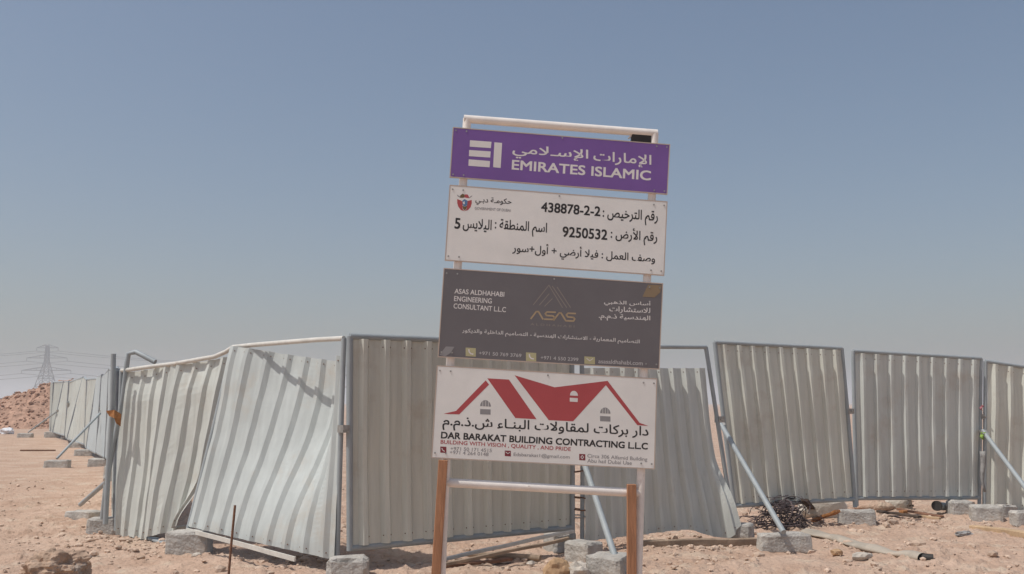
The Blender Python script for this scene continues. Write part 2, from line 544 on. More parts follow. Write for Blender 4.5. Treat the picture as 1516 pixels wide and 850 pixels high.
# --- the run going away on the left, seen nearly edge-on
chain = [(174, 548, 789, 11.9, 0), (173.5, 548, 752, 14.4, 0), (173, 548, 722, 17, 0), (172.5, 547, 700, 19.5, 0), (171, 547, 684, 22, 2),
         (161, 547, 677, 23.6, 3), (149, 557, 671, 26, 4), (138, 559, 664, 28.4, 8), (129, 562, 658, 31, 2), (113, 561, 650, 34, 12),
         (101, 565, 645, 37, 3), (88, 563, 640, 40, 8), (79, 566, 638, 42, 2), (75, 567, 637, 43.5, 1)]
places = ['right behind the bend, hidden edge-on past the leaning pipes', 'second one back past the bend, seen edge-on',
          'third one back past the bend, seen edge-on', 'fourth one back past the bend, seen edge-on',
          'just left of the leaning pipes, where the far run comes into view', 'above the block with the long prop, flat and pale',
          'with its far post leaning over the long prop', 'dark-edged, behind the two blocks past the long prop',
          'narrow and ribbed, next to the strongly leaning post', 'behind the strongly leaning post half way along the far run',
          'wide and ribbed, by the short upright stick', 'third from the rubble heap at the far end',
          'second from the rubble heap at the far end']
for i in range(len(chain) - 1):
    a, b = chain[i + 1], chain[i]
    q = quad((a[0] + a[4], a[1] + (0, -2, 1, 3, 0, 2, -1)[i % 7], a[3]), (b[0] + b[4] - 1.2, b[1] + (2, 1, -2, 0, 3, 1, -1)[i % 7], b[3]), (b[0] - b[4] - 1.2, b[2], b[3]), (a[0] - a[4], a[2], a[3]))
    fence_panel(q, [(inset(q), 9, None)], 'pale fence panel ' + places[i], sheet_mat='sheet_pale' if i in (4, 5, 6) else 'sheet', r=0.042,
                group='panels of the far fence run', seed=30 + i * 2.7, post_mat='far_post', lodn=10)

# loose pipes at the bend
def pipe_thing(name, pts, r, label, cat, m='galv', group=None, n=10):
    mb = MB(); mb.tube(pts, r, n)
    o = mb.build(name, M[m], origin=pts[-1])
    return tag(o, label, cat, group)

b0 = gp(157, 786)
pipe_thing('scaffold_pipe', [at(168, 524, 11.55), at(166, 610, 11.55), at(160, 700, 11.6), at(156, 776, 11.6)], 0.029, 'upright grey scaffold pipe standing free at the bend of the fence', 'pipe')
pipe_thing('scaffold_pipe', [at(230, 536, 11.62), at(213, 527, 11.66), at(201, 521, 11.7), at(190, 524, 11.7), at(187, 545, 11.7), at(182, 590, 11.72), at(170, 650, 11.75), at(158, 710, 11.8), at(151, 775, 11.85)], 0.03,
           'bent grey scaffold pipe leaning at the bend, its top hooked over the crumpled panel', 'pipe')

# ------------------------------------------------------------------ concrete blocks
def block(px, py, L, W, H, yaw, label, seed, m='concrete', tilt=0.0, rnd=0.014, z=None):
    """a cast concrete footing block: bevelled, worn edges and uneven faces"""
    p = gp(px, py)
    p.y += W / 2
    p.z = gz(p.x, p.y) - 0.03 if z is None else z
    import bmesh
    bm = bmesh.new()
    bmesh.ops.create_cube(bm, size=1)
    bmesh.ops.subdivide_edges(bm, edges=bm.edges[:], cuts=7, use_grid_fill=True)
    off = Vector((seed * 2.3, seed * 5.1, seed))
    for v in bm.verts:
        q = v.co.copy()
        # round the cube's edges
        k = Vector((abs(q.x) * 2, abs(q.y) * 2, abs(q.z) * 2))
        w = Vector((q.x * L, q.y * W, q.z * H))
        d = [L / 2 - abs(w.x), W / 2 - abs(w.y), H / 2 - abs(w.z)]
        near = sum(1 for t in d if t < 1e-4)
        if near >= 2:
            chip = rnd * (0.6 + 1.3 * max(0, noise.noise(w * 9 + off) + .2))
            for a in range(3):
                if d[a] < 1e-4:
                    w[a] -= math.copysign(chip, w[a])
        taper = 1 - 0.05 * (w.z / H + .5)
        w.x *= taper; w.y *= taper
        nn = Vector((noise.noise(w * 5 + off), noise.noise(w * 5 + off + Vector((9, 0, 0))), noise.noise(w * 5 + off + Vector((0, 9, 0))))) * 0.014
        nn += Vector((noise.noise(w * 21 + off), noise.noise(w * 21 + off + Vector((9, 0, 0))), noise.noise(w * 21 + off + Vector((0, 9, 0))))) * 0.006
        v.co = w + nn
        v.co.z += H / 2
    me = bpy.data.meshes.new('concrete_block')
    bm.to_mesh(me); bm.free()
    me.materials.append(M[m])
    o = bpy.data.objects.new('concrete_block', me)
    COL.objects.link(o)
    o.location = p
    o.rotation_euler = (0, R(tilt), R(yaw))
    tag(o, label, 'concrete block', 'concrete blocks holding down the fence')
    return o

block(147, 792, .36, .22, .22, 4, 'squat block directly below the upright scaffold pipe at the bend', 1)
block(116, 769, .40, .30, .13, -14, 'low block with a bright flat top carrying the short prop, beside the bend', 2)
block(274, 821, .43, .22, .25, -3, 'brownish block under the torn gap between the crumpled and the fanned panel', 3)
block(511, 862, .37, .26, .22, 5, 'pale rounded block at the foot of the corner post', 4, rnd=.022)
block(829, 818, .30, .24, .22, 35, 'block half hidden behind the one under the sign\'s middle fence post', 5)
block(866, 834, .30, .28, .22, -38, 'block with a lit left face below the gap between the two panels behind the sign', 6)
block(904, 857, .36, .28, .22, -30, 'block that the bluish prop stands on, beside the right timber post', 7)
block(1101, 803, .27, .24, .22, -20, 'small block below the curled corner of the slumped panel', 8)
block(1165, 816, .54, .22, .20, 3, 'long pale block holding the foot of the prop in front of the wire heap', 9)
block(1274, 779, .44, .24, .22, -8, 'block under the gap between the leaning and the upright framed panel', 10)
block(1428, 763, .34, .24, .22, -6, 'left block of the close pair under the post at the far right', 11)
block(1466, 772, .38, .24, .22, -14, 'right block of the close pair under the post at the far right', 12)
block(1496, 768, .26, .22, .20, 10, 'dark shaded block behind the pair at the far right', 13)
block(1522, 778, .30, .22, .20, 0, 'block cut by the right edge of the view under the sloping prop', 14)
block(81, 693, .56, .26, .20, 2, 'block at the foot of the long prop on open sand', 15)
block(163, 713, .32, .26, .34, 6, 'tall block just behind the upright scaffold pipe', 16)
block(144, 691, .50, .26, .21, 4, 'long grey block left of the tall block in the far run', 17)
block(122, 675, .50, .26, .20, 4, 'grey block behind the top end of the long prop', 18)
block(113, 663, .55, .26, .19, 4, 'dark block in the middle of the far fence run', 19)
block(98, 651, .45, .26, .16, 4, 'flat block by the short upright stick in the far run', 20)
block(76, 648, .62, .26, .26, 4, 'pale block under the last panel by the rubble heap', 21)
block(35, 648, .58, .26, .20, 2, 'single block out on the sand in front of the rubble heap', 22)

# ------------------------------------------------------------------ props
def prop(a, b, r, label, m='galv'):
    root = empty('brace_pole', b, label, 'brace', 'props bracing the fence')
    mb = MB(); mb.tube([a, b], r, 12); mb.build('pole', M[m], root)
    c = MB(); d = (b - a).normalized(); c.box(a + d * .03, d * .05, d.cross(Vector((0, 1, 0))).normalized() * (r + .012), Vector((0, 1, 0)) * (r + .012))
    c.build('coupler', M['clamp'], root)
    return root
prop(at(158, 713, 11.75), at(119, 747, 13.2), .028, 'short grey prop between the bent pipe and the low bright-topped block')
prop(at(152, 608, 25.2), at(84, 679, 23.9), .03, 'long thin prop sloping down to the block on open sand')
prop(at(86, 608, 39.6), at(42, 640, 41.0), .032, 'faint far prop sloping down in front of the rubble heap')
prop(at(1065, 624, 11.95), at(1160, 788, 10.35), .029, 'grey prop sloping from the slumped panel to the long pale block')
prop(at(857, 662, 10.4), at(912, 829, 9.05), .030, 'bluish prop sloping down behind the sign\'s right leg')
prop(at(1455, 638, 14.1), at(1524, 730, 12.9), .030, 'pale prop sloping out of view at the far right')
pipe_thing('steel_stake', [at(101, 595, 36), gp(100, 645)], .032, 'short upright grey stick in front of the far fence run', 'stake')
pipe_thing('rebar_stake', [at(348, 748, 8.9), at(342, 810, 8.85), at(336, 880, 8.8)], .011, 'thin rusty steel bar standing in front of the fanned panel', 'stake', 'rust', n=8)

# ------------------------------------------------------------------ the sign
PSI, RHO = R(5.0), R(3.2)
SY = 8.2
SO = at(815, 597, SY)
sr_ = Vector((math.cos(PSI) * math.cos(RHO), math.sin(PSI) * math.cos(RHO), -math.sin(RHO)))
sn = Vector((math.sin(PSI), -math.cos(PSI), 0))
su = sn.cross(sr_).normalized()
if su.z < 0: su = -su

def S(px, py):
    d = ray(px, py)
    t = (SO - CAM).dot(sn) / d.dot(sn)
    q = CAM + d * t - SO
    return q.dot(sr_), q.dot(su)

def SP(u, v, h=0.0):
    return SO + sr_ * u + su * v + sn * h

def warp(u, v):
    return 0.0

sign_base = Vector((SO.x, SO.y, gz(SO.x, SO.y)))
sign = empty('construction_sign', sign_base, 'tall leaning construction sign with four boards on a white pipe frame and timber stakes', 'sign')

PR = 0.034
def pipe_pt(px, py, h=-0.05): return SP(*S(px, py), h)
pl = [pipe_pt(692, 173), pipe_pt(686, 268), pipe_pt(678, 392), pipe_pt(667, 536), pipe_pt(660, 700), pipe_pt(653, 868)]
pr = [pipe_pt(971, 195), pipe_pt(967, 290), pipe_pt(960, 410), pipe_pt(955, 548), pipe_pt(951, 700), pipe_pt(946, 868)]
m = MB(); m.tube(pl, PR, 16); m.build('post', M['white_pipe'], sign)
m = MB(); m.tube(pr, PR, 16); m.build('post', M['white_pipe'], sign)
m = MB(); m.tube([pipe_pt(687, 173.5), pipe_pt(975, 195.5)], PR, 16); m.build('top_bar', M['white_pipe'], sign)
m = MB(); m.tube([pipe_pt(655, 715), pipe_pt(950, 731)], PR * 1.02, 16)
m.tube([pipe_pt(783, 721) + sn * .03, pipe_pt(783, 721) + sn * .045], .012, 8); m.build('cross_bar', M['white_pipe'], sign)
m = MB(); m.bar(pipe_pt(656, 681, .014), pipe_pt(644, 872, .014), .072, .05, sr_); bevel(m.build('timber_stake', M['red_wood'], sign), .004)
m = MB(); m.bar(pipe_pt(935, 717, -.0), pipe_pt(935, 872, -.0), .072, .05, sr_); bevel(m.build('timber_stake', M['red_wood'], sign), .004)
# the dark lamp hanging behind the purple board
lamp_box = MB()
c = pipe_pt(951, 206, -.06)
lamp_box.box(c, sr_ * .083, su * .05, sn * .03)
lo_ = bevel(lamp_box.build('flood_lamp', M['black'], sign), .006)
lb = MB(); lb.tube([pipe_pt(932, 203, -.05), pipe_pt(937, 198, -.05), pipe_pt(944, 194, -.05)], .008, 8); lb.build('bracket', M['white_pipe'], lo_)

def board(tl, tr, br, bl, m, name='board'):
    a, b, c, d = (S(*t) for t in (tl, tr, br, bl))
    q = [a, b, c, d]
    NU, NV = 24, 10
    mb = MB()
    def P(u, v, h):
        x = lerp(Vector(q[3]), Vector(q[2]), u); y = lerp(Vector(q[0]), Vector(q[1]), u)
        w = lerp(x, y, v)
        return SP(w.x, w.y, h + warp(w.x, w.y))
    vs = [P(i / NU, j / NV, 0) for j in range(NV + 1) for i in range(NU + 1)]
    fs = [(j * (NU + 1) + i, j * (NU + 1) + i + 1, (j + 1) * (NU + 1) + i + 1, (j + 1) * (NU + 1) + i) for j in range(NV) for i in range(NU)]
    mb.add(vs, fs, 0, True)
    o = mb.build(name, M[m], sign)
    # returned edge and back of the tray
    e = MB()
    ring = [(0, 0), (1, 0), (1, 1), (0, 1)]
    def Q(u, v, h, g):
        x = lerp(Vector(q[3]), Vector(q[2]), u); y = lerp(Vector(q[0]), Vector(q[1]), u)
        w = lerp(x, y, v)
        w = w + Vector(((u - .5) * 2 * g, (v - .5) * 2 * g))
        return SP(w.x, w.y, h + warp(w.x, w.y))
    for k in range(4):
        (u0, v0), (u1, v1) = ring[k], ring[(k + 1) % 4]
        n_ = 12
        for i in range(n_):
            s0, s1 = i / n_, (i + 1) / n_
            A = (lerp(u0, u1, s0), lerp(v0, v1, s0)); B = (lerp(u0, u1, s1), lerp(v0, v1, s1))
            e.add([Q(*A, .001, .006), Q(*B, .001, .006), Q(*B, -.02, .006), Q(*A, -.02, .006)], [(0, 1, 2, 3)])
            e.add([Q(*A, .001, .006), Q(*B, .001, .006), Q(*B, .001, -.002), Q(*A, .001, -.002)], [(3, 2, 1, 0)])
    e.add([Q(0, 0, -.012, .006), Q(1, 0, -.012, .006), Q(1, 1, -.012, .006), Q(0, 1, -.012, .006)], [(3, 2, 1, 0)])
    e.build('edge', M['edge'], o)
    rv = MB()
    for (u, v) in ((.012, .05), (.012, .95), (.988, .05), (.988, .95), (.06, .95), (.06, .05), (.94, .95), (.94, .05), (.5, .97)):
        p = Q(u, v, .0015, 0)
        rv.tube([p, p + sn * .002], .0075, 8)
    rv.build('rivet', M['clamp'], o)
    return o

# Arabic letters joined by hand into presentation forms
FORMS = {}
LIG = {}
for cp in range(0xFE70, 0xFEFD):
    dcm = unicodedata.decomposition(chr(cp)).split()
    if len(dcm) == 2 and dcm[0].startswith('<'):
        FORMS.setdefault(chr(int(dcm[1], 16)), {})[dcm[0][1:-1]] = chr(cp)
    elif len(dcm) == 3 and dcm[1] == '0644':
        LIG.setdefault(chr(int(dcm[2], 16)), {})[dcm[0][1:-1]] = chr(cp)
TAT = '\u0640'
def arabic(t):
    toks = []
    i = 0
    while i < len(t):
        if t[i] == '\u0644' and i + 1 < len(t) and t[i + 1] in LIG:
            toks.append(('lig', t[i + 1])); i += 2
        else:
            toks.append(('ch', t[i])); i += 1
    def dual(k): return k[0] == 'ch' and (k[1] == TAT or 'initial' in FORMS.get(k[1], {}))
    def joins(k): return k[0] == 'lig' or k[1] == TAT or 'final' in FORMS.get(k[1], {})
    out = []
    for i, k in enumerate(toks):
        pj = i > 0 and dual(toks[i - 1]) and joins(k)
        nj = i + 1 < len(toks) and dual(k) and joins(toks[i + 1])
        if k[0] == 'lig':
            out.append(LIG[k[1]]['final' if pj else 'isolated'])
        elif k[1] == TAT or k[1] not in FORMS:
            out.append(k[1])
        else:
            f = FORMS[k[1]]
            w = 'medial' if pj and nj else 'final' if pj else 'initial' if nj else 'isolated'
            out.append(f.get(w) or f.get('isolated') or k[1])
    return ''.join(reversed(out))

def glyphs(s, weight=0.0, spacing=1.0):
    c = bpy.data.curves.new('lettering', 'FONT')
    c.body = s; c.resolution_u = 4; c.offset = weight; c.space_character = spacing
    o = bpy.data.objects.new('lettering', c)
    COL.objects.link(o)
    bpy.context.view_layer.update()
    dg = bpy.context.evaluated_depsgraph_get()
    me = bpy.data.meshes.new_from_object(o.evaluated_get(dg))
    v = [Vector(p.co) for p in me.vertices]
    f = [list(p.vertices) for p in me.polygons]
    bpy.data.objects.remove(o); bpy.data.curves.remove(c); bpy.data.meshes.remove(me)
    return v, f

class Many:
    """like MB, but every piece added becomes an object of its own"""
    def __init__(s): s.l = []
    def add(s, v, f, mi=0, sm=False):
        m = MB(); m.add(v, f, mi, sm); s.l.append(m)
    def build(s, name, m, parent):
        for k in s.l: k.build(name, m, parent)

class Zoom:
    """reads positions measured on an enlarged crop of a sign board and turns them into board coordinates"""
    def __init__(s, x0, y0, k): s.x0, s.y0, s.k = x0, y0, k
    def uv(s, x, y): return Vector(S(s.x0 + x / s.k, s.y0 + y / s.k))

def write(mb, z, s, bl, br, h, weight=0.0, lift=.0006, mi=0, spacing=1.0):
    v, f = glyphs(s, 0.0, spacing)
    # heavier strokes: the outline repeated a hair's breadth to each side, each layer a fraction of a millimetre higher
    layers = [(0, 0)] if not weight else [(-weight, -weight), (weight, -weight), (-weight, weight), (weight, weight), (0, 0)]
    av, af, al = [], [], []
    for i, (dx, dy) in enumerate(layers):
        b_ = len(av)
        av += [p + Vector((dx, dy, 0)) for p in v]
        al += [i * .00005] * len(v)
        af += [[b_ + q for q in g] for g in f]
    v, f = av, af
    x0, x1 = min(p.x for p in v), max(p.x for p in v)
    y0, y1 = min(p.y for p in v), max(p.y for p in v)
    a, b = z.uv(*bl), z.uv(*br)
    hh = (z.uv(bl[0], bl[1] - h) - a).length
    dirx = b - a
    out = []
    for p, l_ in zip(v, al):
        w = a + dirx * ((p.x - x0) / (x1 - x0)) + Vector((0, 1)) * hh * ((p.y - y0) / (y1 - y0))
        out.append(SP(w.x, w.y, lift + l_ + warp(w.x, w.y)))
    mb.add(out, f, mi)

def poly(mb, z, pts, lift=.0006, mi=0):
    w = [z.uv(*p) for p in pts]
    mb.add([SP(p.x, p.y, lift + warp(p.x, p.y)) for p in w], [tuple(range(len(w)))], mi)

def stroke(mb, z, pts, wd, lift=.0006, mi=0):
    for a, b in zip(pts, pts[1:]):
        d = Vector((b[0] - a[0], b[1] - a[1])).normalized()
        n_ = Vector((-d.y, d.x)) * wd / 2
        a_, b_ = Vector(a) - d * wd * .25, Vector(b) + d * wd * .25
        poly(mb, z, [tuple(a_ + n_), tuple(b_ + n_), tuple(b_ - n_), tuple(a_ - n_)], lift, mi)

def arch(x0, x1, ytop, ybot, slope=0.055):
    n_ = 10
    cx, rx, ry = (x0 + x1) / 2, (x1 - x0) / 2, ybot - ytop
    return [(cx - rx * math.cos(math.pi * i / n_), ybot - ry * math.sin(math.pi * i / n_) + slope * (-rx * math.cos(math.pi * i / n_))) for i in range(n_ + 1)]

K = 1516 / 360.0
# board 1: purple
z1 = Zoom(650, 150, K)
bd = board((671.4, 189.2), (991.2, 214.6), (987.2, 287), (666.6, 261.6), 'purple')
lg = MB()
for p in ([(193, 243), (327, 253), (323, 292), (191, 283)], [(188, 304), (322, 313), (319, 351), (186, 342)], [(185, 362), (318, 373), (315, 412), (183, 402)], [(345, 256), (393, 260), (384, 416), (337, 411)]):
    poly(lg, z1, p)
lg.build('logo', M['ink_white'], bd)
t = Many()
write(t, z1, 'EMIRATES ISLAMIC', (452, 426), (1320, 495), 62, .02)
write(t, z1, arabic('الإمارات'), (960, 393), (1322, 421), 86, .012)
write(t, z1, arabic('الإسـلامي'), (455, 353), (928, 390), 88, .012)
t.build('lettering', M['ink_white'], bd)

# board 2: permit board
z2 = Zoom(650, 260, K)
bd = board((666.6, 274.7), (987.2, 299.2), (982.5, 407.2), (659.5, 384.7), 'board_white')
t = Many()
write(t, z2, '438878-2-2', (635, 226), (1005, 255), 62, .02)
write(t, z2, arabic('رقم الترخيص :'), (1018, 290), (1362, 316), 95, .014)
write(t, z2, '9250532', (768, 382), (1048, 403), 66, .02)
write(t, z2, arabic('رقم الأرض :'), (1068, 418), (1358, 441), 100, .014)
write(t, z2, arabic('اسم المنطقة :'), (345, 362), (670, 388), 95, .014)
write(t, z2, arabic('اليلايس'), (146, 345), (325, 360), 84, .014)
write(t, z2, '5', (95, 331), (131, 334), 68, .02)
write(t, z2, arabic('وصف العمل : فيلا أرضي + أول+سور'), (455, 500), (1345, 568), 90, .014)
write(t, z2, arabic('حكومـة دبـي'), (225, 182), (450, 196), 52, .012)
t.build('lettering', M['ink_dark'], bd)
t = Many(); write(t, z2, 'GOVERNMENT OF DUBAI', (222, 212), (445, 226), 17, .012); t.build('lettering', M['grey_ink'], bd)
# crest: red wings of a shield round a blue heart, a bird and crossed flags above
ze = Zoom(665, 275, 15.16)
cr = MB()
poly(cr, ze, [(180, 300), (260, 330), (300, 360), (300, 520), (340, 570), (260, 545), (205, 470), (180, 390)], mi=0)
poly(cr, ze, [(505, 320), (420, 340), (395, 370), (395, 520), (340, 570), (425, 545), (480, 480), (505, 400)], mi=0)
poly(cr, ze, [(295, 335), (345, 300), (415, 340), (405, 440), (345, 470), (300, 430)], lift=.0009, mi=1)
poly(cr, ze, [(300, 445), (345, 475), (400, 450), (385, 520), (342, 555), (310, 520)], lift=.0009, mi=3)
poly(cr, ze, [(305, 375), (345, 345), (350, 410), (320, 420)], lift=.0013, mi=2)
poly(cr, ze, [(250, 215), (300, 180), (345, 200), (345, 265), (300, 275), (240, 270)], mi=3)
poly(cr, ze, [(347, 195), (410, 195), (440, 240), (450, 280), (400, 275), (347, 265)], mi=0)
poly(cr, ze, [(170, 200), (240, 240), (240, 265), (190, 240)], mi=4)
poly(cr, ze, [(525, 215), (460, 250), (440, 285), (500, 250)], mi=4)
cr.build('emblem', [M['red'], M['blue'], M['ink_white'], M['olive'], M['grey_ink']], bd)

# board 3: charcoal
z3 = Zoom(640, 380, K)
bd = board((657.8, 397.8), (980.8, 420.4), (975.3, 546.2), (649, 527.7), 'charcoal')
t = Many()
write(t, z3, 'ASAS ALDHAHABI', (138, 230), (448, 251), 31, .012)
write(t, z3, 'ENGINEERING', (135, 277), (370, 293), 32, .012)
write(t, z3, 'CONSULTANT L.L.C', (132, 323), (458, 347), 32, .012)
write(t, z3, arabic('أساس الذهبي'), (1070, 305), (1360, 318), 42, .011)
write(t, z3, arabic('للاستشارات'), (1103, 350), (1358, 362), 42, .011)
write(t, z3, arabic('الهندسية ذ.م.م.'), (1037, 396), (1358, 412), 44, .011)
write(t, z3, arabic('التصاميم المعمارية - الاستشارات الهندسية - التصاميم الداخلية والديكور'), (185, 482), (1292, 553), 36, .008)
t.build('lettering', M['ink_white'], bd)
t = Many()
write(t, z3, '+971 50 769 3769', (290, 612), (555, 628), 22, .01)
write(t, z3, '+971 4 550 2399', (675, 640), (910, 653), 22, .01)
write(t, z3, 'asasaldhahabi.com', (1035, 665), (1312, 678), 26, .01)
t.build('lettering', M['light_ink'], bd)
t = MB()
for pts in ([(630, 300), (727, 178), (812, 318)], [(748, 184), (838, 318)], [(778, 190), (862, 318)], [(728, 232), (668, 302)], [(748, 262), (700, 310)]):
    stroke(t, z3, pts, 5)
write(t, z3, 'ALDHAHABI', (612, 428), (885, 442), 14, .0, spacing=1.5)
t.build('logo', M['dim_gold'], bd)
t = MB()
stroke(t, z3, [(615, 387), (648, 343), (662, 343), (690, 390)], 10)
stroke(t, z3, [(768, 347), (716, 345), (704, 355), (712, 367), (752, 370), (762, 380), (754, 392), (700, 390)], 10)
stroke(t, z3, [(757, 396), (790, 352), (803, 352), (832, 400)], 10)
stroke(t, z3, [(893, 355), (846, 353), (836, 363), (845, 376), (880, 379), (888, 389), (880, 402), (834, 400)], 10)
t.build('logo', M['gold'], bd)
t = Many()
for (x0, y0, x1, y1) in ((208, 567, 271, 620), (584, 597, 648, 650), (948, 622, 1014, 668)):
    poly(t, z3, [(x0, y0), (x1, y0 + 4), (x1, y1 + 4), (x0, y1)])
t.build('icon', M['pale_gold'], bd)
t = MB()
for cx, cy in ((240, 594), (617, 624)):
    stroke(t, z3, [(cx - 12, cy - 14), (cx - 10, cy), (cx, cy + 11), (cx + 14, cy + 14)], 8, lift=.0013)
stroke(t, z3, [(962, 634), (981, 650), (1001, 636)], 4, lift=.0013)
t.build('icon_mark', M['ink_white'], bd)
t = MB(); poly(t, z3, [(1345, 175), (1432, 178), (1420, 225), (1385, 255), (1310, 250)], lift=.0010); t.build('tape', M['tan_tape'], bd)
t = MB(); poly(t, z3, [(85, 560), (138, 562), (115, 600), (80, 622), (45, 612)], lift=.0010); t.build('tape', M['grey_ink'], bd)

# board 4: contractor's board
z4 = Zoom(630, 530, K)
bd = board((647.8, 541.9), (972, 561.3), (968.4, 693.9), (639.5, 677.2), 'board_white')
t = MB()
poly(t, z4, [(112, 348), (190, 330), (375, 140), (396, 166), (210, 352), (140, 350)])
poly(t, z4, [(385, 127), (520, 135), (692, 382), (560, 375)])
poly(t, z4, [(555, 108), (805, 183), (768, 388)])
poly(t, z4, [(805, 183), (1135, 143), (1124, 170), (920, 395), (768, 388)])
poly(t, z4, [(1135, 143), (1335, 405), (1390, 424), (1320, 419), (1124, 170)])
t.build('logo', M['red'], bd)
t = Many()
poly(t, z4, arch(900, 950, 205, 235), lift=.0013)
poly(t, z4, [(899, 248), (949, 251), (948, 275), (899, 272)], lift=.0013)
t.build('logo_window', M['ink_white'], bd)
t = Many()
poly(t, z4, arch(340, 408, 263, 302)); poly(t, z4, [(340, 318), (406, 321), (405, 354), (340, 351)])
poly(t, z4, arch(1088, 1153, 309, 346)); poly(t, z4, [(1088, 362), (1153, 365), (1152, 397), (1088, 394)])
t.build('logo_window', M['grey_ink'], bd)
t = MB()
for (x, y) in ((357, 285), (375, 286), (392, 287), (1105, 330), (1121, 331), (1137, 332)):
    stroke(t, z4, [(x, y - 18), (x, y + 16)], 2.5, lift=.0010)
t.build('logo_bars', M['board_white'], bd)
t = Many()
write(t, z4, arabic('دار بركات لمقاولات البنـاء ش.ذ.م.م'), (103, 449), (1388, 516), 90, .013)
write(t, z4, 'DAR BARAKAT BUILDING CONTRACTING L.L.C', (95, 502), (1385, 572), 43, .026)
t.build('lettering', M['ink_dark'], bd)
t = Many(); write(t, z4, 'BUILDING WITH VISION , QUALITY , AND PRIDE', (93, 539), (905, 585), 29, .012); t.build('lettering', M['red'], bd)
t = Many()
write(t, z4, '+971 50 171 4515', (155, 575), (412, 588), 22, .006)
write(t, z4, '+971 4 264 0148', (150, 598), (392, 612), 22, .006)
write(t, z4, 'Edsbarakat1@gmail.com', (548, 617), (898, 634), 28, .006)
write(t, z4, 'Circa 306 Alfamid Building', (1008, 628), (1382, 650), 30, .006)
write(t, z4, 'Abu hail Dubai Uae', (1008, 652), (1285, 667), 24, .006)
t.build('lettering', M['grey_ink'], bd)
t = Many()
for (x0, y0, x1, y1) in ((92, 552, 130, 590), (494, 577, 532, 612), (958, 598, 996, 637)):
    poly(t, z4, [(x0, y0), (x1, y0 + 2), (x1, y1 + 2), (x0, y1)])
t.build('icon', M['dark_red'], bd)
t = MB()
stroke(t, z4, [(102, 563), (106, 574), (118, 582)], 5, lift=.0013)
stroke(t, z4, [(500, 586), (513, 597), (526, 588)], 4, lift=.0013)
stroke(t, z4, [(977, 608), (968, 618), (977, 630), (986, 618), (977, 608)], 4, lift=.0013)
t.build('icon_mark', M['ink_white'], bd)

# ------------------------------------------------------------------ things lying about
def plank(name, a, b, w, t, m, label, cat, group=None, side=None):
    mid = (a + b) / 2
    root_o = Vector((mid.x, mid.y, min(a.z, b.z) - t / 2))
    mb = MB()
    n_ = 8
    d = (b - a)
    x = d.normalized().cross(Vector((0, 0, 1))).normalized() if side is None else Vector(side)
    y = x.cross(d.normalized())
    vs, fs = [], []
    for i in range(n_ + 1):
        p = a + d * (i / n_) + y * noise.noise(a * 7 + Vector((i * .35, 0, 0))) * .012
        for sx, sy in ((-1, -1), (1, -1), (1, 1), (-1, 1)):
            vs.append(p + x * sx * w / 2 + y * sy * t / 2)
    for i in range(n_):
        for k in range(4):
            k2 = (k + 1) % 4
            fs.append((i * 4 + k, i * 4 + k2, i * 4 + 4 + k2, i * 4 + 4 + k))
    fs += [(3, 2, 1, 0), tuple(n_ * 4 + k for k in range(4))]
    mb.add(vs, fs)
    o = bevel(mb.build(name, M[m], origin=root_o), min(w, t) * .12, 1)
    return tag(o, label, cat, group)

def G(px, py, lift): 
    p = gp(px, py); p.z = gz(p.x, p.y) + lift; return p

plank('metal_rail', G(640, 836, .03), at(849, 786, 10.3), .045, .03, 'pale_rail', 'pale metal rail sloping up from the left timber stake to the fence post', 'rail')
plank('metal_rail', G(648, 843, .026), at(842, 797, 10.0), .04, .03, 'old_wood', 'lower, browner rail lying under the pale metal rail behind the sign', 'rail')
pipe_thing('rusty_pipe', [G(690, 826, .03), G(760, 828, .03), G(800, 831, .03)], .028, 'short brown pipe lying on the sand behind the sign', 'pipe', 'old_wood')
plank('wooden_plank', G(655, 842, .02), G(755, 831, .02), .09, .025, 'brown_wood', 'reddish plank on the sand by the left timber stake', 'plank')
plank('timber_beam', G(945, 812, .04), G(1130, 806, .04), .07, .075, 'old_wood', 'long grey beam along the foot of the slumped panel', 'beam')
plank('timber_beam', G(1440, 785, .035), G(1560, 803, .035), .12, .07, 'pale_wood', 'short thick sandy-brown beam at the right edge of the view', 'beam')
plank('wooden_plank', G(1300, 762, .05), G(1362, 769, .03), .09, .03, 'dark_wood', 'dark board with a raised end under the upright framed panel', 'plank')
plank('wooden_plank', G(1330, 760, .06), G(1395, 768, .03), .08, .025, 'brown_wood', 'brown board crossing the dark ones under the upright framed panel', 'plank')
plank('wooden_plank', G(1345, 766, .03), G(1392, 771, .03), .06, .03, 'pale_wood', 'thin pale board in front of the dark boards', 'plank')
plank('wooden_plank', G(1303, 752, .03), G(1350, 757, .08), .10, .03, 'dark_wood', 'wide dark board nearest the block under the fence gap', 'plank')
plank('brick', G(1334, 765, .05), G(1341, 766, .05), .09, .07, 'orange_rust', 'single red brick among the boards under the fence', 'brick')
plank('wooden_post', at(1345, 738, 14.6), G(1348, 758, .0), .07, .06, 'dark_wood', 'short dark post standing behind the bottom rail of the upright panel', 'post')
plank('wooden_plank', at(1191, 741, 12.4), G(1207, 760, .0), .09, .03, 'dark_wood', 'dark board leaning behind the wire heap', 'plank')
plank('wooden_plank', at(1240, 757, 12.6), G(1205, 774, .02), .10, .03, 'orange_rust', 'orange-brown board sloping out beside the wire heap', 'plank')
plank('plank_end', G(222, 799, .02), G(246, 806, .02), .10, .02, 'galv', 'dark metal scrap under the crumpled panel edge', 'scrap')
pipe_thing('steel_rod', [G(30, 668, .02), G(82, 668, .02)], .03, 'thin rod lying on the sand left of the long prop', 'rod', 'rust', n=6)

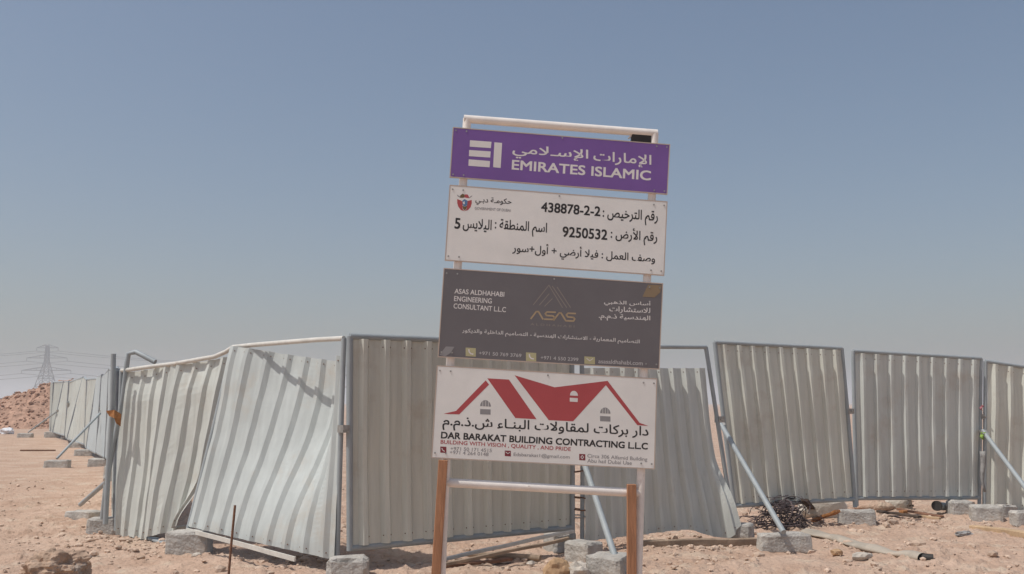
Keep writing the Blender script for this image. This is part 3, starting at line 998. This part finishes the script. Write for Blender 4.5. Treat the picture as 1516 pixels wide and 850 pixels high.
# slabs behind the leaning panel
def lump(name, px, py, size, m, label, cat, seed, base=ICO3, amp=.3, fr=1.2, sink=.35, rz=0.2, sm=False, group=None):
    p = gp(px, py)
    p.y += size[1] * .6
    p.z = gz(p.x, p.y) + size[2] * (1 - sink)
    mb = MB()
    rock_into(mb, p, size, seed, base, amp, 0, fr, rz, sm)
    return tag(mb.build(name, M[m], origin=(p.x, p.y, p.z)), label, cat, group)

lump('plaster_slab', 1220, 768, (.36, .12, .17), 'plaster', 'whitish broken slab seen below the leaning panel', 'slab', 3.3, amp=.22, sm=False)
lump('plaster_slab', 1330, 757, (.22, .10, .12), 'plaster', 'pale broken slab seen below the upright panel', 'slab', 4.8, amp=.2)
lump('sand_pile', 1300, 758, (.30, .2, .10), 'sand', 'small heap of sand below the upright panel', 'sand heap', 9.1, amp=.25, sm=True)
lump('boulder', 72, 868, (.25, .19, .165), 'brown_rock', 'brown boulder lying on open sand at the lower left', 'rock', 12.4, amp=.38, fr=1.7, base=ICO4)
lump('rock', 826, 858, (.115, .10, .11), 'tan_rock', 'tan rock beside the white one at the foot of the blocks', 'rock', 15.2, amp=.3)
lump('rock', 856, 858, (.10, .09, .085), 'white_rock', 'knobbly white rock between the tan rock and the prop\'s block', 'rock', 16.9, amp=.4, fr=1.8)
lump('rock', 786, 838, (.045, .035, .028), 'white_rock', 'small whitish stone by the brown pipe end behind the sign', 'rock', 18.3, base=ICO2)
lump('rock', 1278, 829, (.10, .05, .045), 'white_rock', 'flat pale stone in front of the flattened hose', 'rock', 20.3, base=ICO2)
lump('rock', 1240, 822, (.06, .05, .035), 'tan_rock', 'small tan stone left of the flat pale stone by the hose', 'rock', 22.7, base=ICO2)
lump('rock', 207, 828, (.045, .035, .022), 'brown_rock', 'small brown stone on the sand below the crumpled panel', 'rock', 25.5, base=ICO2)
lump('rock', 98, 813, (.03, .025, .028), 'brown_rock', 'little brown stone just above the boulder', 'rock', 26.1, base=ICO2)
lump('rock', 290, 826, (.05, .04, .03), 'white_rock', 'pale stone at the foot of the brownish block', 'rock', 27.4, base=ICO2)
lump('white_bag', 8, 643, (.30, .2, .17), 'white_bag', 'crumpled white plastic bag at the foot of the rubble heap', 'bag', 31.0, amp=.35, fr=2.0)
lump('rag', 1429, 794, (.10, .05, .035), 'cloth', 'dirty grey rag lying near the thick beam on the right', 'rag', 33.0, amp=.5, fr=2.5)

# flattened hose
hp = [gp(1196, 792), gp(1230, 799), gp(1270, 811), gp(1315, 823), gp(1366, 831)]
root = empty('hose', hp[2], 'dusty grey flattened hose on the sand right of the long pale block', 'hose')
mb = MB()
pts = []
for i in range(17):
    t_ = i / 16 * 4
    k = min(int(t_), 3)
    pts.append(lerp(hp[k], hp[k + 1], t_ - k))
pts = [pts[0]] + [(pts[i - 1] + pts[i] * 2 + pts[i + 1]) / 4 for i in range(1, 16)] + [pts[-1]]
n_ = 14
vs, fs = [], []
for i, p in enumerate(pts):
    d = (pts[min(i + 1, 16)] - pts[max(i - 1, 0)]).normalized()
    x = d.cross(Vector((0, 0, 1))).normalized()
    w = .10 + .02 * math.sin(i * .9) - (.045 if i > 13 else 0)
    hgt = .034 + .012 * math.sin(i * 1.3 + 1) + (.012 if i > 13 else 0)
    for k in range(n_):
        a = 2 * math.pi * k / n_
        vs.append(p + x * w * math.cos(a) + Vector((0, 0, max(-.02, hgt * math.sin(a)) + .03)))
for i in range(16):
    for k in range(n_):
        k2 = (k + 1) % n_
        fs.append((i * n_ + k, i * n_ + k2, (i + 1) * n_ + k2, (i + 1) * n_ + k))
mb.add(vs, fs, 0, True)
mb.build('tube', M['hose'], root)
mb = MB(); mb.tube([pts[-2] + Vector((0, 0, .035)), pts[-1] + Vector((.05, -.02, .03)), pts[-1] + Vector((.09, -.035, .03))], .042, 12); mb.build('opening_shade', M['black'], root)  # solid black stub paints the shade inside the hose's open end

# black pipe end below the upright panel
root = empty('drain_pipe', gp(1400, 757), 'grey pipe, its shaded mouth a black disc, lying below the upright panel', 'pipe')
a, b = at(1388, 749, 14.0), at(1412, 751, 14.6)
mb = MB(); mb.tube([a, b], .055, 14); mb.build('pipe_body', M['galv'], root)
mb = MB(); mb.tube([a - (b - a).normalized() * .05, a - (b - a).normalized() * .004], .068, 16); mb.build('mouth', M['black'], root)  # closed black disc stands in for the dark inside of the pipe

# heap of rusty binding wire
c = gp(1168, 786); c.y += .25
root = Vector((c.x, c.y, gz(c.x, c.y)))
mb = MB()
rnd = random.Random(5)
for i in range(150):
    r0 = rnd.uniform(.05, .17)
    th, ph = rnd.uniform(0, 6.28), rnd.uniform(0, 1.2)
    cx = root.x + rnd.gauss(0, .15); cy = root.y + rnd.gauss(0, .12)
    hmax = .36 * math.exp(-((cx - root.x) / .25) ** 2)
    cz = root.z + .03 + rnd.random() * hmax
    a0 = rnd.uniform(0, 6.28); a1 = a0 + rnd.uniform(1.5, 5)
    ex = Vector((math.cos(th), math.sin(th), 0)); ey = Vector((-math.sin(th) * math.cos(ph), math.cos(th) * math.cos(ph), math.sin(ph)))
    pts = []
    for k in range(9):
        a = lerp(a0, a1, k / 8)
        p = Vector((cx, cy, cz)) + ex * math.cos(a) * r0 * 1.3 + ey * math.sin(a) * r0
        p.z = max(p.z, gz(p.x, p.y) + .008)
        pts.append(p)
    mb.tube(pts, rnd.uniform(.0035, .0065), 5)
tag(mb.build('wire_heap', M['wire'], origin=root), 'tangled heap of dark rusty wire under the leaning panel', 'wire heap')

# rags tied in the gaps
def rag_strip(px, py, Y, w, h, m, label):
    p = at(px, py, Y)
    mb = MB()
    vs, fs = [], []
    for j in range(9):
        for i in range(4):
            v = j / 8; u = i / 3
            vs.append(p + Vector(((u - .5) * w * (1 - .4 * v) + .012 * math.sin(v * 7), .02 * math.sin(u * 5 + v * 4), -v * h)))
    for j in range(8):
        for i in range(3):
            fs.append((j * 4 + i, j * 4 + i + 1, j * 4 + 5 + i, j * 4 + 4 + i))
    mb.add(vs, fs, 0, True)
    o = mb.build('cloth_strip', M[m], origin=p)
    s_ = o.modifiers.new('thickness', 'SOLIDIFY'); s_.thickness = .004
    return tag(o, label, 'cloth strip')
rag_strip(1455, 640, 14.02, .07, .10, 'green_cloth', 'bright green strip tied at the clamp between the last two panels')
rag_strip(1453, 600, 14.04, .03, .07, 'pink_cloth', 'small pinkish strip above the green one between the last two panels')
rag_strip(1454, 668, 14.04, .07, .55, 'cloth', 'long dark strip hanging below the green one between the last two panels')

# ------------------------------------------------------------------ loose stones everywhere (nobody could count them)
mb = MB()
rnd = random.Random(11)
fence_line = [(-4.6, 11.7), (-2.9, 10.7), (-1.55, 9.2), (.65, 10.5), (2.4, 11.5), (4.4, 13.0), (6.6, 14.2), (9, 14.6)]
cnt = 0
while cnt < 7000:
    if rnd.random() < .42:
        k = rnd.randrange(len(fence_line) - 1)
        t_ = rnd.random()
        x = lerp(fence_line[k][0], fence_line[k + 1][0], t_) + rnd.gauss(0, .25)
        y = lerp(fence_line[k][1], fence_line[k + 1][1], t_) + rnd.gauss(0, .4)
    else:
        y = 8.2 + 12 * rnd.random() ** 1.7
        x = rnd.uniform(-.56, .56) * y
    dens = noise.noise(Vector((x * .8, y * .8, 2.2))) + .35
    if rnd.random() > max(.08, dens * 1.6):
        continue
    s = min(.06, .005 + rnd.expovariate(1 / (.006 if cnt > 2500 else .012)))
    z = gz(x, y) + fine(x, y)
    rock_into(mb, (x, y, z + s * .25), (s * rnd.uniform(.8, 1.4), s * rnd.uniform(.7, 1.1), s * rnd.uniform(.45, .8)), rnd.uniform(0, 50), ICO1, .4, rz=rnd.uniform(0, 6.28))
    cnt += 1
tag(mb.build('gravel', M['stone']), 'loose stones and clods scattered over the sand', 'gravel', kind='stuff')

# ------------------------------------------------------------------ far left: rubble heap, pylon, low building
hc = Vector((-25.2, 58, .16))
root = empty('rubble_heap', hc, 'heap of reddish broken rubble at the far end of the fence', 'rubble heap')
def heap(x, y):
    dx, dy = (x - hc.x) / 8.2, (y - hc.y) / 4.5
    r = math.sqrt(dx * dx + dy * dy)
    h = 2.8 * max(0, 1 - r) ** .85
    return h + (.25 * noise.noise(Vector((x * .9, y * .9, 1))) + .22 * noise.noise(Vector((x * 2.5, y * 2.5, 1)))) * min(1, h)
mb = MB()
N = 60
vs = [(hc.x + (i / N - .5) * 17, hc.y + (j / N - .5) * 9.6, hc.z - .1 + heap(hc.x + (i / N - .5) * 17, hc.y + (j / N - .5) * 9.6)) for j in range(N + 1) for i in range(N + 1)]
fs = [(j * (N + 1) + i, j * (N + 1) + i + 1, (j + 1) * (N + 1) + i + 1, (j + 1) * (N + 1) + i) for j in range(N) for i in range(N)]
mb.add(vs, fs)
mb.build('heap_body', M['rubble'], root)
mb = MB()
for i in range(3600):
    a, r_ = rnd.uniform(0, 6.28), math.sqrt(rnd.random()) * 1.05
    x, y = hc.x + math.cos(a) * r_ * 8.2, hc.y + math.sin(a) * r_ * 4.5
    s = min(.24, .03 + rnd.expovariate(1 / .04))
    rock_into(mb, (x, y, hc.z - .1 + heap(x, y) + s * .1), (s, s * .8, s * .65), rnd.uniform(0, 90), ICO1, .4, rz=rnd.uniform(0, 6.28))
so_ = mb.build('stones', M['rubble'], root)
so_['kind'] = 'stuff'

PY = 700.0
def pp(px, py, dy=0.0): return at(px, py, PY + dy)
base = pp(66, 597); base.z = 0
root = empty('power_pylon', base, 'hazy steel lattice pylon with three pairs of arms and cables on the skyline', 'pylon')
mpx = PY / F
def prof_w(z):  # half width of the tower at height z
    return 8.0 * (1 - z / 30) + 1.3 * (z / 30) if z < 30 else 1.3 - .5 * (z - 30) / 11
mb = MB()
zs = [0, 7, 13, 18.5, 23, 27, 30, 33, 36, 38.5, 41]
for k in range(len(zs) - 1):
    z0, z1_ = zs[k], zs[k + 1]
    w0, w1 = prof_w(z0), prof_w(z1_)
    cs0 = [base + Vector((sx * w0, sy * w0, z0)) for sx, sy in ((-1, -1), (1, -1), (1, 1), (-1, 1))]
    cs1 = [base + Vector((sx * w1, sy * w1, z1_)) for sx, sy in ((-1, -1), (1, -1), (1, 1), (-1, 1))]
    for i in range(4):
        mb.tube([cs0[i], cs1[i]], .26, 5)
        j = (i + 1) % 4
        mb.tube([cs0[i], cs1[j]], .15, 4); mb.tube([cs0[j], cs1[i]], .15, 4); mb.tube([cs1[i], cs1[j]], .15, 4)
mb.build('tower', M['pylon'], root)
arms = [(39.5, 7.5), (32.5, 14.0), (24.0, 17.0)]
for z_, hw in arms:
    for sx in (-1, 1):
        mb = MB()
        w = prof_w(z_)
        tip = base + Vector((sx * hw, 0, z_))
        for sy in (-1, 1):
            mb.tube([base + Vector((sx * w, sy * w, z_)), tip], .22, 5)
            mb.tube([base + Vector((sx * w, sy * w, z_ + 2.2)), tip], .18, 5)
        for t_ in (.3, .55, .78):
            mb.tube([lerp(base + Vector((sx * w, 0, z_)), tip, t_), lerp(base + Vector((sx * w, 0, z_ + 2.2)), tip, t_)], .12, 4)
        mb.build('arm', M['pylon'], root)
        ins = MB(); ins.tube([tip, tip - Vector((0, 0, 2.2))], .16, 6); ins.build('insulator', M['pylon'], root)
        for s2 in (-1, 1):
            cb = MB()
            pts = []
            a_ = tip - Vector((0, 0, 2.2)); b_ = a_ + Vector((s2 * 330, s2 * 60 + 10, 0))
            for i in range(25):
                t2 = i / 24
                p = lerp(a_, b_, t2); p.z -= 9 * 4 * t2 * (1 - t2); pts.append(p)
            cb.tube(pts, .15, 5); cb.build('cable', M['pylon'], root)

root = empty('site_hut', at(12, 597, 150) * 1.0, 'low dark hut with two short masts far away at the left edge of the view', 'hut')
root.location.z = 0
c = Vector(root.location)
mb = MB(); mb.box(c + Vector((-1.0, 0, .9)), (2.6, 0, 0), (0, 2, 0), (0, 0, .9)); mb.build('wall', M['far_wall'], root)
mb = MB(); mb.box(c + Vector((-.6, 0, 2.0)), (3.4, 0, 0), (0, 2.6, 0), (0, 0, .2)); mb.build('roof', M['dark_wood'], root)
for px in (8, 28):
    p = at(px, 585, 150)
    mb = MB(); mb.box(Vector((p.x, p.y + 3.5, 1.6)), (.28, 0, 0), (0, .28, 0), (0, 0, 1.6)); mb.build('mast', M['dark_wood'], root)
